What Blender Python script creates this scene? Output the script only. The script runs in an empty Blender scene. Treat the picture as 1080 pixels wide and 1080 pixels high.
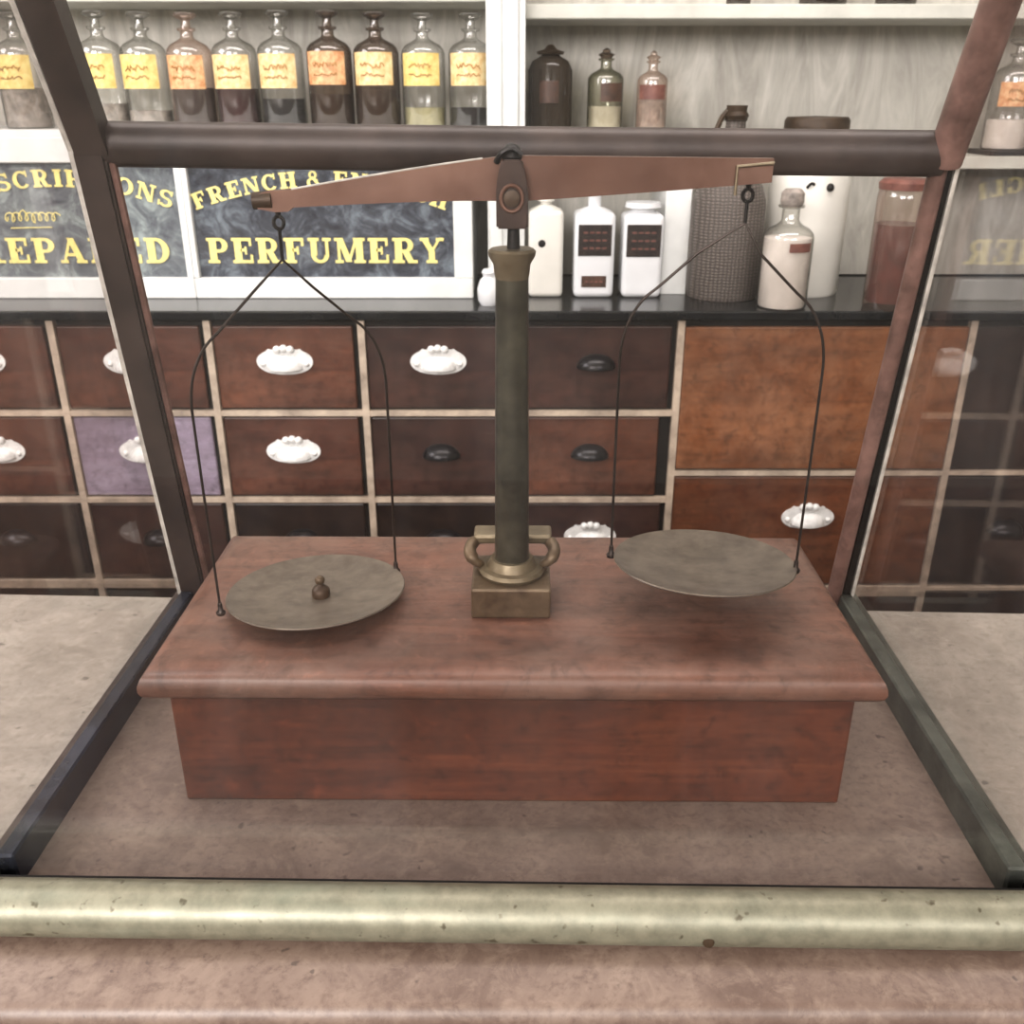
import bpy, bmesh, math, random
from mathutils import Vector, Matrix
R = math.radians
random.seed(7)
SC = bpy.context.scene
COL = SC.collection
ZC = 0.90            # height of the marble counter top
CAM_H = 0.46         # camera above that top
PITCH = R(23.75)
FPX = 1000.0

# ---- measuring helpers (photo reading -> metres) -------------------------
def Zat(py, Y):
    return ZC + CAM_H - Y * math.tan(PITCH + math.atan((py - 540) / FPX))
def Xat(px, Y, z):
    zc = Y * math.cos(PITCH) + (ZC + CAM_H - z) * math.sin(PITCH)
    return (px - 540) / FPX * zc

# ---- materials -----------------------------------------------------------
def lin(c):
    def f(v):
        v /= 255.0
        return v / 12.92 if v <= 0.04045 else ((v + 0.055) / 1.055) ** 2.4
    return (f(c[0]), f(c[1]), f(c[2]), 1)
def newmat(name):
    m = bpy.data.materials.new(name); m.use_nodes = True
    nt = m.node_tree
    return m, nt, nt.nodes, nt.links, nt.nodes['Principled BSDF']
def coords(nt, scale=(1, 1, 1), rot=(0, 0, 0)):
    tc = nt.nodes.new('ShaderNodeTexCoord'); mp = nt.nodes.new('ShaderNodeMapping')
    mp.inputs['Scale'].default_value = scale; mp.inputs['Rotation'].default_value = rot
    nt.links.new(tc.outputs['Object'], mp.inputs['Vector'])
    return mp.outputs['Vector']
def noise(nt, vec, scale, detail=4, rough=0.6, dist=0.0):
    n = nt.nodes.new('ShaderNodeTexNoise')
    n.inputs['Scale'].default_value = scale; n.inputs['Detail'].default_value = detail
    n.inputs['Roughness'].default_value = rough; n.inputs['Distortion'].default_value = dist
    nt.links.new(vec, n.inputs['Vector']); return n.outputs['Fac']
def ramp(nt, fac, stops):
    r = nt.nodes.new('ShaderNodeValToRGB')
    el = r.color_ramp.elements
    while len(el) < len(stops): el.new(0.5)
    for e, (p, c) in zip(el, stops):
        e.position = p; e.color = c if len(c) == 4 else lin(c)
    nt.links.new(fac, r.inputs['Fac']); return r.outputs['Color']
def mixc(nt, fac, a, b, blend='MIX'):
    m = nt.nodes.new('ShaderNodeMix'); m.data_type = 'RGBA'; m.blend_type = blend
    for sock, v in ((m.inputs[0], fac), (m.inputs[6], a), (m.inputs[7], b)):
        if isinstance(v, bpy.types.NodeSocket): nt.links.new(v, sock)
        elif isinstance(v, (int, float)): sock.default_value = v
        else: sock.default_value = v if len(v) == 4 else lin(v)
    return m.outputs[2]
def bump(nt, fac, bsdf, strength=0.2, dist=0.002):
    b = nt.nodes.new('ShaderNodeBump'); b.inputs['Strength'].default_value = strength
    b.inputs['Distance'].default_value = dist
    nt.links.new(fac, b.inputs['Height']); nt.links.new(b.outputs['Normal'], bsdf.inputs['Normal'])

def plain(name, c, rough=0.5, metal=0.0, var=0.25, vs=30, dark=None, b=0.1):
    m, nt, N, L, bs = newmat(name)
    v = coords(nt)
    f = noise(nt, v, vs, 5, 0.65)
    d = dark or tuple(int(x * (1 - var)) for x in c)
    L.new(ramp(nt, f, [(0.3, d), (0.65, c)]), bs.inputs['Base Color'])
    bs.inputs['Roughness'].default_value = rough; bs.inputs['Metallic'].default_value = metal
    if b: bump(nt, f, bs, b)
    return m

def wood(name, c1, c2, c3, rough=0.45, axis='x', scale=1.0, dust_haze=0.0, dustc=(150, 125, 110), coat=0.0):
    m, nt, N, L, bs = newmat(name)
    sc = {'x': (2, 22, 22), 'z': (22, 22, 2), 'y': (22, 2, 22)}[axis]
    v = coords(nt, tuple(s * scale for s in sc))
    f = noise(nt, v, 1.6, 6, 0.6, 1.2)
    g = noise(nt, coords(nt, tuple(s * 5 * scale for s in sc)), 3, 3, 0.6)
    base = ramp(nt, f, [(0.28, c1), (0.5, c2), (0.72, c3)])
    base = mixc(nt, ramp(nt, g, [(0.35, (0, 0, 0, 1)), (0.7, (.35, .35, .35, 1))]), base, c1)
    if dust_haze:
        d = noise(nt, coords(nt), 9, 6, 0.7, 0.6)
        base = mixc(nt, ramp(nt, d, [(0.38, (0, 0, 0, 1)), (0.72, (dust_haze, dust_haze, dust_haze, 1))]), base, dustc)
    sp = noise(nt, coords(nt), 40 * (1.6 if scale > .6 else 1), 5, 0.75, 0.4)
    base = mixc(nt, ramp(nt, sp, [(0.3, (.55, .55, .55, 1)), (0.5, (0, 0, 0, 1))]), base, tuple(int(q * .55) for q in c1))
    base = mixc(nt, ramp(nt, sp, [(0.58, (0, 0, 0, 1)), (0.8, (.35, .35, .35, 1))]), base, tuple(min(255, int(q * 1.35)) for q in c3))
    L.new(base, bs.inputs['Base Color'])
    bs.inputs['Roughness'].default_value = rough
    bs.inputs['Coat Weight'].default_value = coat; bs.inputs['Coat Roughness'].default_value = 0.25
    bump(nt, g, bs, 0.12, 0.001)
    return m

def marble(name, c1, c2, c3, sc=8, rough=0.4):
    m, nt, N, L, bs = newmat(name)
    v = coords(nt)
    a = noise(nt, v, sc, 8, 0.7, 0.8); b_ = noise(nt, v, sc * 14, 4, 0.7)
    base = ramp(nt, a, [(0.3, c1), (0.5, c2), (0.7, c3)])
    base = mixc(nt, ramp(nt, b_, [(0.3, (.8, .8, .8, 1)), (0.52, (0, 0, 0, 1))]), base, c1)
    e_ = noise(nt, v, sc * 5, 6, 0.75, 0.5)
    base = mixc(nt, ramp(nt, e_, [(0.5, (0, 0, 0, 1)), (0.68, (.7, .7, .7, 1))]), base, c3)
    p_ = noise(nt, v, 95, 2, 0.5)
    base = mixc(nt, ramp(nt, p_, [(0.70, (0, 0, 0, 1)), (0.76, (.6, .6, .6, 1))]), base, tuple(int(q * .5) for q in c1))
    L.new(base, bs.inputs['Base Color']); bs.inputs['Roughness'].default_value = rough
    bump(nt, b_, bs, 0.08)
    return m

def pane_mat(name, dust_haze=0.05, tint=(235, 242, 240), boost=1.0):
    m, nt, N, L, bs = newmat(name); N.remove(bs)
    out = N['Material Output']
    lw = N.new('ShaderNodeLayerWeight'); lw.inputs['Blend'].default_value = 0.5
    p = N.new('ShaderNodeMath'); p.operation = 'POWER'; p.inputs[1].default_value = 5
    L.new(lw.outputs['Facing'], p.inputs[0])
    ma = N.new('ShaderNodeMath'); ma.operation = 'MULTIPLY_ADD'
    ma.inputs[1].default_value = 0.94 * boost; ma.inputs[2].default_value = 0.04 * boost
    L.new(p.outputs[0], ma.inputs[0])
    tr = N.new('ShaderNodeBsdfTransparent'); tr.inputs['Color'].default_value = lin(tint)
    gl = N.new('ShaderNodeBsdfGlossy'); gl.inputs['Roughness'].default_value = 0.015
    mx = N.new('ShaderNodeMixShader')
    L.new(ma.outputs[0], mx.inputs[0]); L.new(tr.outputs[0], mx.inputs[1]); L.new(gl.outputs[0], mx.inputs[2])
    df = N.new('ShaderNodeBsdfDiffuse'); df.inputs['Color'].default_value = (.62, .64, .66, 1)  # streaked diffuse film: some dust, plus painted haze of reflections
    f = noise(nt, coords(nt, (7, 7, 1.3)), 2.2, 6, 0.6, 1.0)
    d = ramp(nt, f, [(0.4, (dust_haze * .5,) * 3 + (1,)), (0.75, (dust_haze * 2.2,) * 3 + (1,))])
    m2 = N.new('ShaderNodeMixShader')
    L.new(d, m2.inputs[0]); L.new(mx.outputs[0], m2.inputs[1]); L.new(df.outputs[0], m2.inputs[2])
    L.new(m2.outputs[0], out.inputs['Surface'])
    return m

def vessel_glass(name, mid, edge, k=0.9, milk=0.0):
    """thin-walled bottle glass: clear in the middle, dense at the rims"""
    m, nt, N, L, bs = newmat(name); N.remove(bs)
    out = N['Material Output']
    lw = N.new('ShaderNodeLayerWeight'); lw.inputs['Blend'].default_value = 0.5
    c = ramp(nt, lw.outputs['Facing'], [(0.15, mid), (0.6, tuple((a + b) // 2 for a, b in zip(mid, edge))), (0.95, edge)])
    tr = N.new('ShaderNodeBsdfTransparent'); L.new(c, tr.inputs['Color'])
    gl = N.new('ShaderNodeBsdfGlossy'); gl.inputs['Roughness'].default_value = 0.12
    p = N.new('ShaderNodeMath'); p.operation = 'POWER'; p.inputs[1].default_value = 4
    L.new(lw.outputs['Facing'], p.inputs[0])
    ma = N.new('ShaderNodeMath'); ma.operation = 'MULTIPLY_ADD'; ma.inputs[1].default_value = 0.5; ma.inputs[2].default_value = 0.13
    L.new(p.outputs[0], ma.inputs[0])
    mx = N.new('ShaderNodeMixShader')
    L.new(ma.outputs[0], mx.inputs[0]); L.new(tr.outputs[0], mx.inputs[1]); L.new(gl.outputs[0], mx.inputs[2])
    df = N.new('ShaderNodeBsdfDiffuse'); df.inputs['Color'].default_value = lin(edge)
    m2 = N.new('ShaderNodeMixShader'); m2.inputs[0].default_value = milk
    L.new(mx.outputs[0], m2.inputs[1]); L.new(df.outputs[0], m2.inputs[2])
    L.new(m2.outputs[0], out.inputs['Surface'])
    return m

M = {}
M['box_wood'] = wood('MahoganyBox', (46, 24, 15), (80, 40, 24), (102, 55, 34), 0.58, 'x', 0.8, 0.10, (130, 95, 78), 0.05)
M['lid_wood'] = wood('MahoganyLid', (70, 46, 37), (102, 68, 54), (124, 86, 70), 0.5, 'x', 0.7, 0.6, (118, 100, 90), 0.1)
M['drawer_brown'] = wood('DrawerBrown', (48, 27, 21), (80, 46, 35), (102, 62, 46), 0.42, 'x', 0.45, 0.15)
M['drawer_orange'] = wood('DrawerOrange', (82, 48, 28), (118, 72, 42), (140, 90, 56), 0.45, 'x', 0.45, 0.4, (170, 132, 104))
M['drawer_dark'] = wood('DrawerDark', (34, 21, 19), (56, 34, 30), (74, 46, 39), 0.4, 'x', 0.45, 0.12)
M['drawer_black'] = wood('DrawerBlack', (16, 11, 11), (28, 19, 18), (42, 30, 28), 0.4, 'x', 0.45, 0.1)
M['drawer_reflection'] = wood('DrawerReflection', (118, 106, 118), (142, 130, 146), (160, 150, 166), 0.5, 'x', 0.5)  # lavender paints a side-glass reflection into the drawer front colour
M['divider'] = plain('DividerPaint', (196, 180, 162), 0.6, 0, 0.3, 18)
M['dark_in'] = plain('DarkInside', (22, 16, 14), 0.8)
M['white_paint'] = plain('WhitePaint', (226, 228, 226), 0.45, 0, 0.08, 12, b=0.03)
M['cream_paint'] = plain('CreamPaint', (205, 205, 196), 0.5, 0, 0.12, 9, b=0.03)
M['back_paint'] = plain('BackBoard', (182, 182, 172), 0.7, 0, 0.14, 7)
def streaky():
    m, nt, N, L, bs = newmat('StreakyBackBoard')
    f = noise(nt, coords(nt, (5, 1, 1.2)), 2.5, 7, 0.7, 1.5)
    L.new(ramp(nt, f, [(0.3, (152, 149, 142)), (0.5, (184, 181, 173)), (0.7, (212, 209, 201))]), bs.inputs['Base Color'])
    bs.inputs['Roughness'].default_value = 0.6
    return m
M['back_paint'] = streaky()
M['worktop'] = plain('BlackWorktop', (34, 36, 38), 0.18, 0, 0.4, 14, b=0.02)
M['marble'] = marble('GreyMarble', (124, 119, 111), (147, 142, 134), (167, 162, 153), 10, 0.5)
M['pink_marble'] = marble('RoseMarble', (92, 74, 65), (112, 94, 84), (134, 116, 104), 11, 0.42)
M['board'] = marble('DustyBoard', (92, 79, 72), (112, 98, 90), (129, 115, 105), 12, 0.55)
M['brass_rail'] = plain('AgedBrass', (144, 140, 122), 0.45, 0.45, 0.2, 60)
M['post_brown'] = plain('BronzePost', (132, 104, 96), 0.45, 0.1, 0.35, 35, (78, 58, 52))
M['post_dark'] = plain('DarkPost', (70, 60, 56), 0.45, 0.15, 0.4, 18, (36, 29, 28))
M['rail_green'] = plain('GreenGreyMetal', (98, 102, 96), 0.38, 0.5, 0.3, 30, (58, 62, 58))
M['rail_blue'] = plain('BlueBlackMetal', (62, 68, 82), 0.25, 0.5, 0.5, 14, (22, 22, 26))
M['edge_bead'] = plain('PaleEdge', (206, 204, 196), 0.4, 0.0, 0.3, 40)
M['pane'] = pane_mat('CasePane', 0.006, (251, 249, 248))
M['pane_side'] = pane_mat('CasePaneSide', 0.012, (251, 249, 248))
M['column'] = plain('VerdigrisColumn', (86, 84, 72), 0.36, 0.6, 0.35, 40, (50, 48, 40))
M['capital'] = plain('PaleBrass', (124, 114, 94), 0.42, 0.5, 0.35, 30, (84, 74, 56))
M['base_brass'] = plain('WornBrass', (104, 90, 72), 0.45, 0.45, 0.4, 40, (64, 50, 36))
M['base_dark'] = plain('DarkBrown', (74, 58, 42), 0.5, 0.3, 0.4, 40, (44, 32, 22))  # mottled dark brown for small fittings, lids and stoppers
M['beam'] = plain('CopperBeam', (116, 90, 78), 0.42, 0.45, 0.3, 18, (88, 62, 50))
M['housing'] = plain('BronzeHousing', (70, 56, 50), 0.4, 0.5, 0.4, 45, (46, 36, 32))
M['black_iron'] = plain('BlackIron', (30, 28, 28), 0.4, 0.5, 0.3, 40)
M['wire'] = plain('DarkWire', (58, 50, 46), 0.4, 0.6, 0.3, 60)
M['pan'] = plain('PewterPan', (112, 104, 94), 0.45, 0.4, 0.3, 60, (84, 77, 69), b=0.25)
M['white_pull'] = plain('WhitePorcelain', (238, 238, 236), 0.25, 0.0, 0.15, 60)
M['black_pull'] = plain('BlackPull', (40, 38, 40), 0.28, 0.5, 0.3, 40)
M['label_yellow'] = plain('YellowLabel', (230, 214, 146), 0.5, 0, 0.1, 75, (196, 162, 84))
M['label_cream'] = plain('CreamLabel', (232, 218, 172), 0.5, 0, 0.1, 75, (200, 152, 90))
M['label_orange'] = plain('OrangeLabel', (224, 190, 146), 0.5, 0, 0.1, 75, (178, 106, 58))
M['label_brown'] = plain('BrownLabel', (84, 58, 44), 0.5, 0, 0.1, 80, (44, 30, 24))
M['label_black'] = plain('BlackLabel', (52, 42, 38), 0.4, 0, 0.1, 60, (22, 18, 18))
M['label_ink'] = plain('LabelInk', (172, 128, 68), 0.5)
M['label_red'] = plain('RedLabel', (126, 84, 74), 0.5, 0, 0.1, 60, (92, 56, 50))
M['milk'] = plain('MilkGlass', (226, 228, 230), 0.22, 0, 0.05, 8, b=0)
M['stone'] = plain('StoneJar', (224, 222, 214), 0.35, 0, 0.07, 8, b=0)
M['powder'] = plain('WhitePowder', (250, 240, 234), 0.8, 0, 0.12, 20)
M['blood'] = plain('DarkRedContents', (104, 56, 52), 0.3, 0, 0.3, 30, (66, 34, 32))
M['liq_black'] = plain('BlackLiquid', (26, 24, 30), 0.15, b=0)
M['liq_red'] = plain('RedLiquid', (66, 34, 38), 0.15, b=0)
M['liq_grey'] = plain('GreyContents', (176, 166, 158), 0.5, 0, 0.4, 60)
M['liq_brown'] = plain('BrownLiquid', (84, 70, 62), 0.25, b=0)
M['liq_yellow'] = plain('YellowLiquid', (184, 178, 140), 0.25, b=0)
M['g_clear'] = vessel_glass('ClearGlass', (250, 250, 248), (190, 190, 186), milk=0.04)
M['g_pink'] = vessel_glass('PinkishGlass', (250, 242, 236), (205, 186, 176), milk=0.08)
M['g_brown'] = vessel_glass('SmokyBrownGlass', (206, 192, 178), (104, 92, 84), milk=0.16)
M['g_green'] = vessel_glass('GreenishGlass', (234, 234, 222), (112, 112, 98), milk=0.08)
M['g_dark'] = vessel_glass('RibbedDarkGlass', (120, 112, 102), (66, 58, 50), milk=0.6)
M['gilt'] = plain('GiltLetters', (250, 236, 150), 0.45, 0.0, 0.1, 70)
M['plaster'] = plain('Plaster', (176, 172, 160), 0.8, 0, 0.06, 3)
M['ceil'] = plain('CeilingPaint', (196, 194, 186), 0.8, 0, 0.05, 3)
M['floorwood'] = wood('FloorBoards', (60, 42, 30), (92, 66, 46), (116, 86, 60), 0.5, 'y', 0.3)

def stoneware():
    m, nt, N, L, bs = newmat('WovenJug')
    v = coords(nt)
    w1 = N.new('ShaderNodeTexWave'); w1.wave_type = 'BANDS'; w1.bands_direction = 'Z'
    w1.inputs['Scale'].default_value = 55; w1.inputs['Distortion'].default_value = 3; L.new(v, w1.inputs['Vector'])
    w2 = N.new('ShaderNodeTexWave'); w2.wave_type = 'BANDS'; w2.bands_direction = 'X'
    w2.inputs['Scale'].default_value = 42; w2.inputs['Distortion'].default_value = 2; L.new(v, w2.inputs['Vector'])
    mm = N.new('ShaderNodeMath'); mm.operation = 'MULTIPLY'
    L.new(w1.outputs['Fac'], mm.inputs[0]); L.new(w2.outputs['Fac'], mm.inputs[1])
    L.new(ramp(nt, mm.outputs[0], [(0.0, (74, 68, 64)), (0.6, (112, 104, 98))]), bs.inputs['Base Color'])
    bs.inputs['Roughness'].default_value = 0.55; bump(nt, mm.outputs[0], bs, 0.5, 0.003)
    return m
M['jug'] = stoneware()
def glare_glass(name, c1, c2, c3):  # paler mottling paints glare and reflections into the dark glass colour
    m, nt, N, L, bs = newmat(name)
    f = noise(nt, coords(nt), 19, 8, 0.78, 0.8)
    L.new(ramp(nt, f, [(0.32, c1), (0.5, c2), (0.68, c3)]), bs.inputs['Base Color'])
    bs.inputs['Roughness'].default_value = 0.12
    return m
M['sign_dark'] = glare_glass('SignGlareDark', (36, 38, 44), (74, 78, 86), (128, 138, 146))
M['sign_pale'] = glare_glass('SignGlarePale', (70, 72, 82), (112, 118, 122), (166, 178, 176))
def fleck(base):
    """brass with small dark corrosion pits"""
    nt = base.node_tree; bs = nt.nodes['Principled BSDF']
    src = bs.inputs['Base Color'].links[0].from_socket
    f = noise(nt, coords(nt), 130, 2, 0.5)
    f2 = noise(nt, coords(nt, (1, 3, 3)), 14, 3, 0.6)
    c = mixc(nt, ramp(nt, f, [(0.66, (0, 0, 0, 1)), (0.74, (.75, .75, .75, 1))]), src, (70, 60, 44))
    c = mixc(nt, ramp(nt, f2, [(0.5, (0, 0, 0, 1)), (0.8, (.4, .4, .4, 1))]), c, (132, 138, 122))
    nt.links.new(c, bs.inputs['Base Color'])
fleck(M['brass_rail'])

# ---- mesh helpers --------------------------------------------------------
def box(bm, x0, x1, y0, y1, z0, z1, bev=0.0, seg=2):
    r = bmesh.ops.create_cube(bm, size=1.0)
    vs = r['verts']
    for v in vs:
        v.co = Vector(((x0 + x1) / 2 + v.co.x * (x1 - x0), (y0 + y1) / 2 + v.co.y * (y1 - y0), (z0 + z1) / 2 + v.co.z * (z1 - z0)))
    if bev:
        es = list({e for v in vs for e in v.link_edges})
        bmesh.ops.bevel(bm, geom=es, offset=bev, segments=seg, profile=0.5, affect='EDGES')
def tube(bm, pts, rad, seg=10, cap=True):
    pts = [Vector(p) for p in pts]; n = len(pts)
    rads = rad if isinstance(rad, (list, tuple)) else [rad] * n
    rings = []; ref = None
    for i, p in enumerate(pts):
        t = (pts[min(i + 1, n - 1)] - pts[max(i - 1, 0)]).normalized()
        if ref is None:
            ref = t.orthogonal().normalized()
        ref = (ref - t * ref.dot(t)).normalized(); b = t.cross(ref)
        rings.append([bm.verts.new(p + (ref * math.cos(2 * math.pi * k / seg) + b * math.sin(2 * math.pi * k / seg)) * rads[i]) for k in range(seg)])
    for a, b in zip(rings, rings[1:]):
        for k in range(seg): bm.faces.new((a[k], a[(k + 1) % seg], b[(k + 1) % seg], b[k]))
    if cap:
        bm.faces.new(rings[0][::-1]); bm.faces.new(rings[-1])
def smooth_path(pts, sub=6):
    pts = [Vector(p) for p in pts]; out = []
    for i in range(len(pts) - 1):
        p0 = pts[max(i - 1, 0)]; p1 = pts[i]; p2 = pts[i + 1]; p3 = pts[min(i + 2, len(pts) - 1)]
        for k in range(sub):
            t = k / sub
            out.append(0.5 * ((2 * p1) + (p2 - p0) * t + (2 * p0 - 5 * p1 + 4 * p2 - p3) * t * t + (3 * p1 - p0 - 3 * p2 + p3) * t ** 3))
    out.append(pts[-1]); return out
def lathe(bm, prof, c=(0, 0, 0), seg=32, sx=1, sy=1):
    rings = []
    for r, z in prof:
        if r < 1e-5: rings.append([bm.verts.new((c[0], c[1], c[2] + z))])
        else: rings.append([bm.verts.new((c[0] + sx * r * math.cos(2 * math.pi * k / seg), c[1] + sy * r * math.sin(2 * math.pi * k / seg), c[2] + z)) for k in range(seg)])
    for a, b in zip(rings, rings[1:]):
        for k in range(seg):
            k2 = (k + 1) % seg
            if len(a) == 1 and len(b) == 1: continue
            if len(a) == 1: bm.faces.new((a[0], b[k2], b[k]))
            elif len(b) == 1: bm.faces.new((a[k], a[k2], b[0]))
            else: bm.faces.new((a[k], a[k2], b[k2], b[k]))
def extrude_poly(bm, pts2, y0, y1):
    """polygon in x,z extruded along y"""
    a = [bm.verts.new((x, y0, z)) for x, z in pts2]; b = [bm.verts.new((x, y1, z)) for x, z in pts2]
    n = len(a); bm.faces.new(a); bm.faces.new(b[::-1])
    for k in range(n): bm.faces.new((a[k], b[k], b[(k + 1) % n], a[(k + 1) % n]))
def prism_x(bm, pts2, x0, x1):
    """polygon in y,z extruded along x"""
    a = [bm.verts.new((x0, y, z)) for y, z in pts2]; b = [bm.verts.new((x1, y, z)) for y, z in pts2]
    n = len(a); bm.faces.new(a); bm.faces.new(b[::-1])
    for k in range(n): bm.faces.new((a[k], b[k], b[(k + 1) % n], a[(k + 1) % n]))

def obj(name, bm, mat, parent=None, off=None, smooth=False):
    """link bm as one mesh object; world coordinates unless off is given"""
    if off is None and parent is not None: off = origin_of(parent)
    if off is not None: bmesh.ops.translate(bm, vec=-Vector(off), verts=bm.verts)
    bmesh.ops.recalc_face_normals(bm, faces=bm.faces)
    me = bpy.data.meshes.new(name); bm.to_mesh(me); bm.free()
    if smooth:
        for p in me.polygons: p.use_smooth = True
        try: me.set_sharp_from_angle(angle=R(40))
        except Exception: pass
    me.materials.append(mat)
    o = bpy.data.objects.new(name, me); COL.objects.link(o)
    if parent is not None: o.parent = parent
    return o
def origin_of(o):
    v = Vector((0, 0, 0))
    while o is not None: v += o.location; o = o.parent
    return v
def tag(o, label, cat, group=None):
    o['label'] = label; o['category'] = cat
    if group: o['group'] = group
    return o
def thing(name, label, cat, loc=(0, 0, 0), rz=0, group=None):
    o = bpy.data.objects.new(name, None); COL.objects.link(o)
    o.location = loc; o.rotation_euler = (0, 0, rz); o.empty_display_size = 0.05
    return tag(o, label, cat, group)
def struct(name, bm, mat):
    o = obj(name, bm, mat); o['kind'] = 'structure'; return o
def copy_tree(o, parent=None):
    c = o.copy(); COL.objects.link(c)
    if parent is not None: c.parent = parent
    for ch in list(o.children): copy_tree(ch, c)
    return c
ORG = (0, 0, 0)
NB = bmesh.new

# ---- room shell ----------------------------------------------------------
bm = NB(); box(bm, -3, 3, -2.6, 2.45, -0.05, 0); struct('floor', bm, M['floorwood'])
bm = NB(); box(bm, -3, 3, -2.6, 2.45, 3.0, 3.05); struct('ceiling', bm, M['ceil'])
bm = NB(); box(bm, -3, 3, 2.35, 2.45, 0, 3.0); struct('wall_back', bm, M['plaster'])
bm = NB(); box(bm, -3.05, -3, -2.6, 2.45, 0, 3.0); struct('wall_left', bm, M['plaster'])
bm = NB(); box(bm, 3, 3.05, -2.6, 2.45, 0, 3.0); struct('wall_right', bm, M['plaster'])
bm = NB()
for a in ((-3, -2.3, 0, 3), (2.3, 3, 0, 3), (-0.35, 0.35, 0, 3), (-2.3, -0.35, 0, 1.75), (0.35, 2.3, 0, 1.75), (-2.3, -0.35, 2.85, 3), (0.35, 2.3, 2.85, 3)):
    box(bm, a[0], a[1], -2.6, -2.5, a[2], a[3])
struct('wall_front', bm, M['plaster'])
for i, (x0, x1) in enumerate(((-2.3, -0.35), (0.35, 2.3))):
    bm = NB()
    for k in range(4):
        x = x0 + (x1 - x0) * k / 3
        box(bm, x - 0.025, x + 0.025, -2.57, -2.53, 1.75, 2.85)
    for z in (1.775, 2.83): box(bm, x0, x1, -2.57, -2.53, z - 0.025, z + 0.025)
    struct('window_%d' % (i + 1), bm, M['cream_paint'])

# ---- shop counter (marble) ----------------------------------------------
ctr = thing('shop_counter', 'customer counter with grey marble top and worn rose front ledge under the glass case', 'counter', (0, 0.6, 0))
bm = NB()
vs = [(-2.2, 0.436), (2.2, 0.436), (2.2, 0.735), (-2.2, 0.905)]
lo = [bm.verts.new((x, y, ZC - 0.03)) for x, y in vs]; hi = [bm.verts.new((x, y, ZC)) for x, y in vs]
bm.faces.new(lo[::-1]); bm.faces.new(hi)
for k in range(4): bm.faces.new((lo[k], lo[(k + 1) % 4], hi[(k + 1) % 4], hi[k]))
obj('marble_top', bm, M['marble'], ctr)
bm = NB()
prof = [(0.435, ZC), (0.435, ZC - 0.03), (0.372, ZC - 0.03), (0.3655, ZC - 0.022), (0.364, ZC - 0.012), (0.3665, ZC - 0.004), (0.372, ZC)]
prism_x(bm, prof, -2.2, 2.2)
obj('front_ledge', bm, M['pink_marble'], ctr, smooth=True)
bm = NB(); box(bm, -2.15, 2.15, 0.385, 0.70, 0.0, ZC - 0.03)
obj('counter_body', bm, M['pink_marble'], ctr)

# ---- glass display case --------------------------------------------------
case = thing('display_case', 'bronze framed glass display case with round brass front rail standing on the counter', 'display case', (0, 0.62, ZC), R(-1.0))
HX = 0.305
bm = NB()
prism_x(bm, [(0.432, ZC), (0.432, ZC + 0.006), (0.80, ZC + 0.006), (0.80, ZC)], -HX, HX)
obj('base_board', bm, M['board'], case)
bm = NB()      # half-round brass rail
pr = [(0.4180 + 0.0165 * math.cos(a), ZC + 0.0165 + 0.0165 * math.sin(a)) for a in [R(x) for x in range(0, 360, 12)]]
prism_x(bm, pr, -0.36, 0.36)
rl = obj('front_rail', bm, M['brass_rail'], case, smooth=True); rl['label'] = 'pitted pale brass half-round rail'
bm = NB(); lathe(bm, [(0, 0.0012), (0.003, 0.001), (0.0035, 0), (0, 0)], (0, 0, 0), 14)
bmesh.ops.rotate(bm, verts=bm.verts, cent=(0, 0, 0), matrix=Matrix.Rotation(R(75), 3, 'X'))
bmesh.ops.translate(bm, verts=bm.verts, vec=(0.117, 0.4018, ZC + 0.0135))
obj('screw', bm, M['base_dark'], rl)
bm = NB(); box(bm, -0.35, 0.35, 0.4345, 0.4375, ZC, ZC + 0.022); obj('glazing_channel', bm, M['dark_in'], case)
for s, mt in ((-1, 'rail_blue'), (1, 'rail_green')):
    bm = NB()
    a, b = (HX * s, (HX + 0.012) * s)
    box(bm, min(a, b), max(a, b), 0.445, 0.80, ZC, ZC + 0.030, 0.0015, 1)
    o = obj('side_rail', bm, M[mt], case)
    o['label'] = 'blue-black left side rail' if s < 0 else 'green-grey right side rail'
    bm = NB()
    a, b = ((HX + 0.013) * s, (HX + 0.021) * s)
    box(bm, min(a, b), max(a, b), 0.44, 0.805, ZC, ZC + 0.024, 0.0015, 1)
    o2 = obj('outer_bead', bm, M['post_dark' if s < 0 else 'rail_green'], o)
bm = NB(); box(bm, -HX, HX, 0.79, 0.802, ZC, ZC + 0.022, 0.001, 1); obj('rear_rail', bm, M['rail_green'], case)
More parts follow.
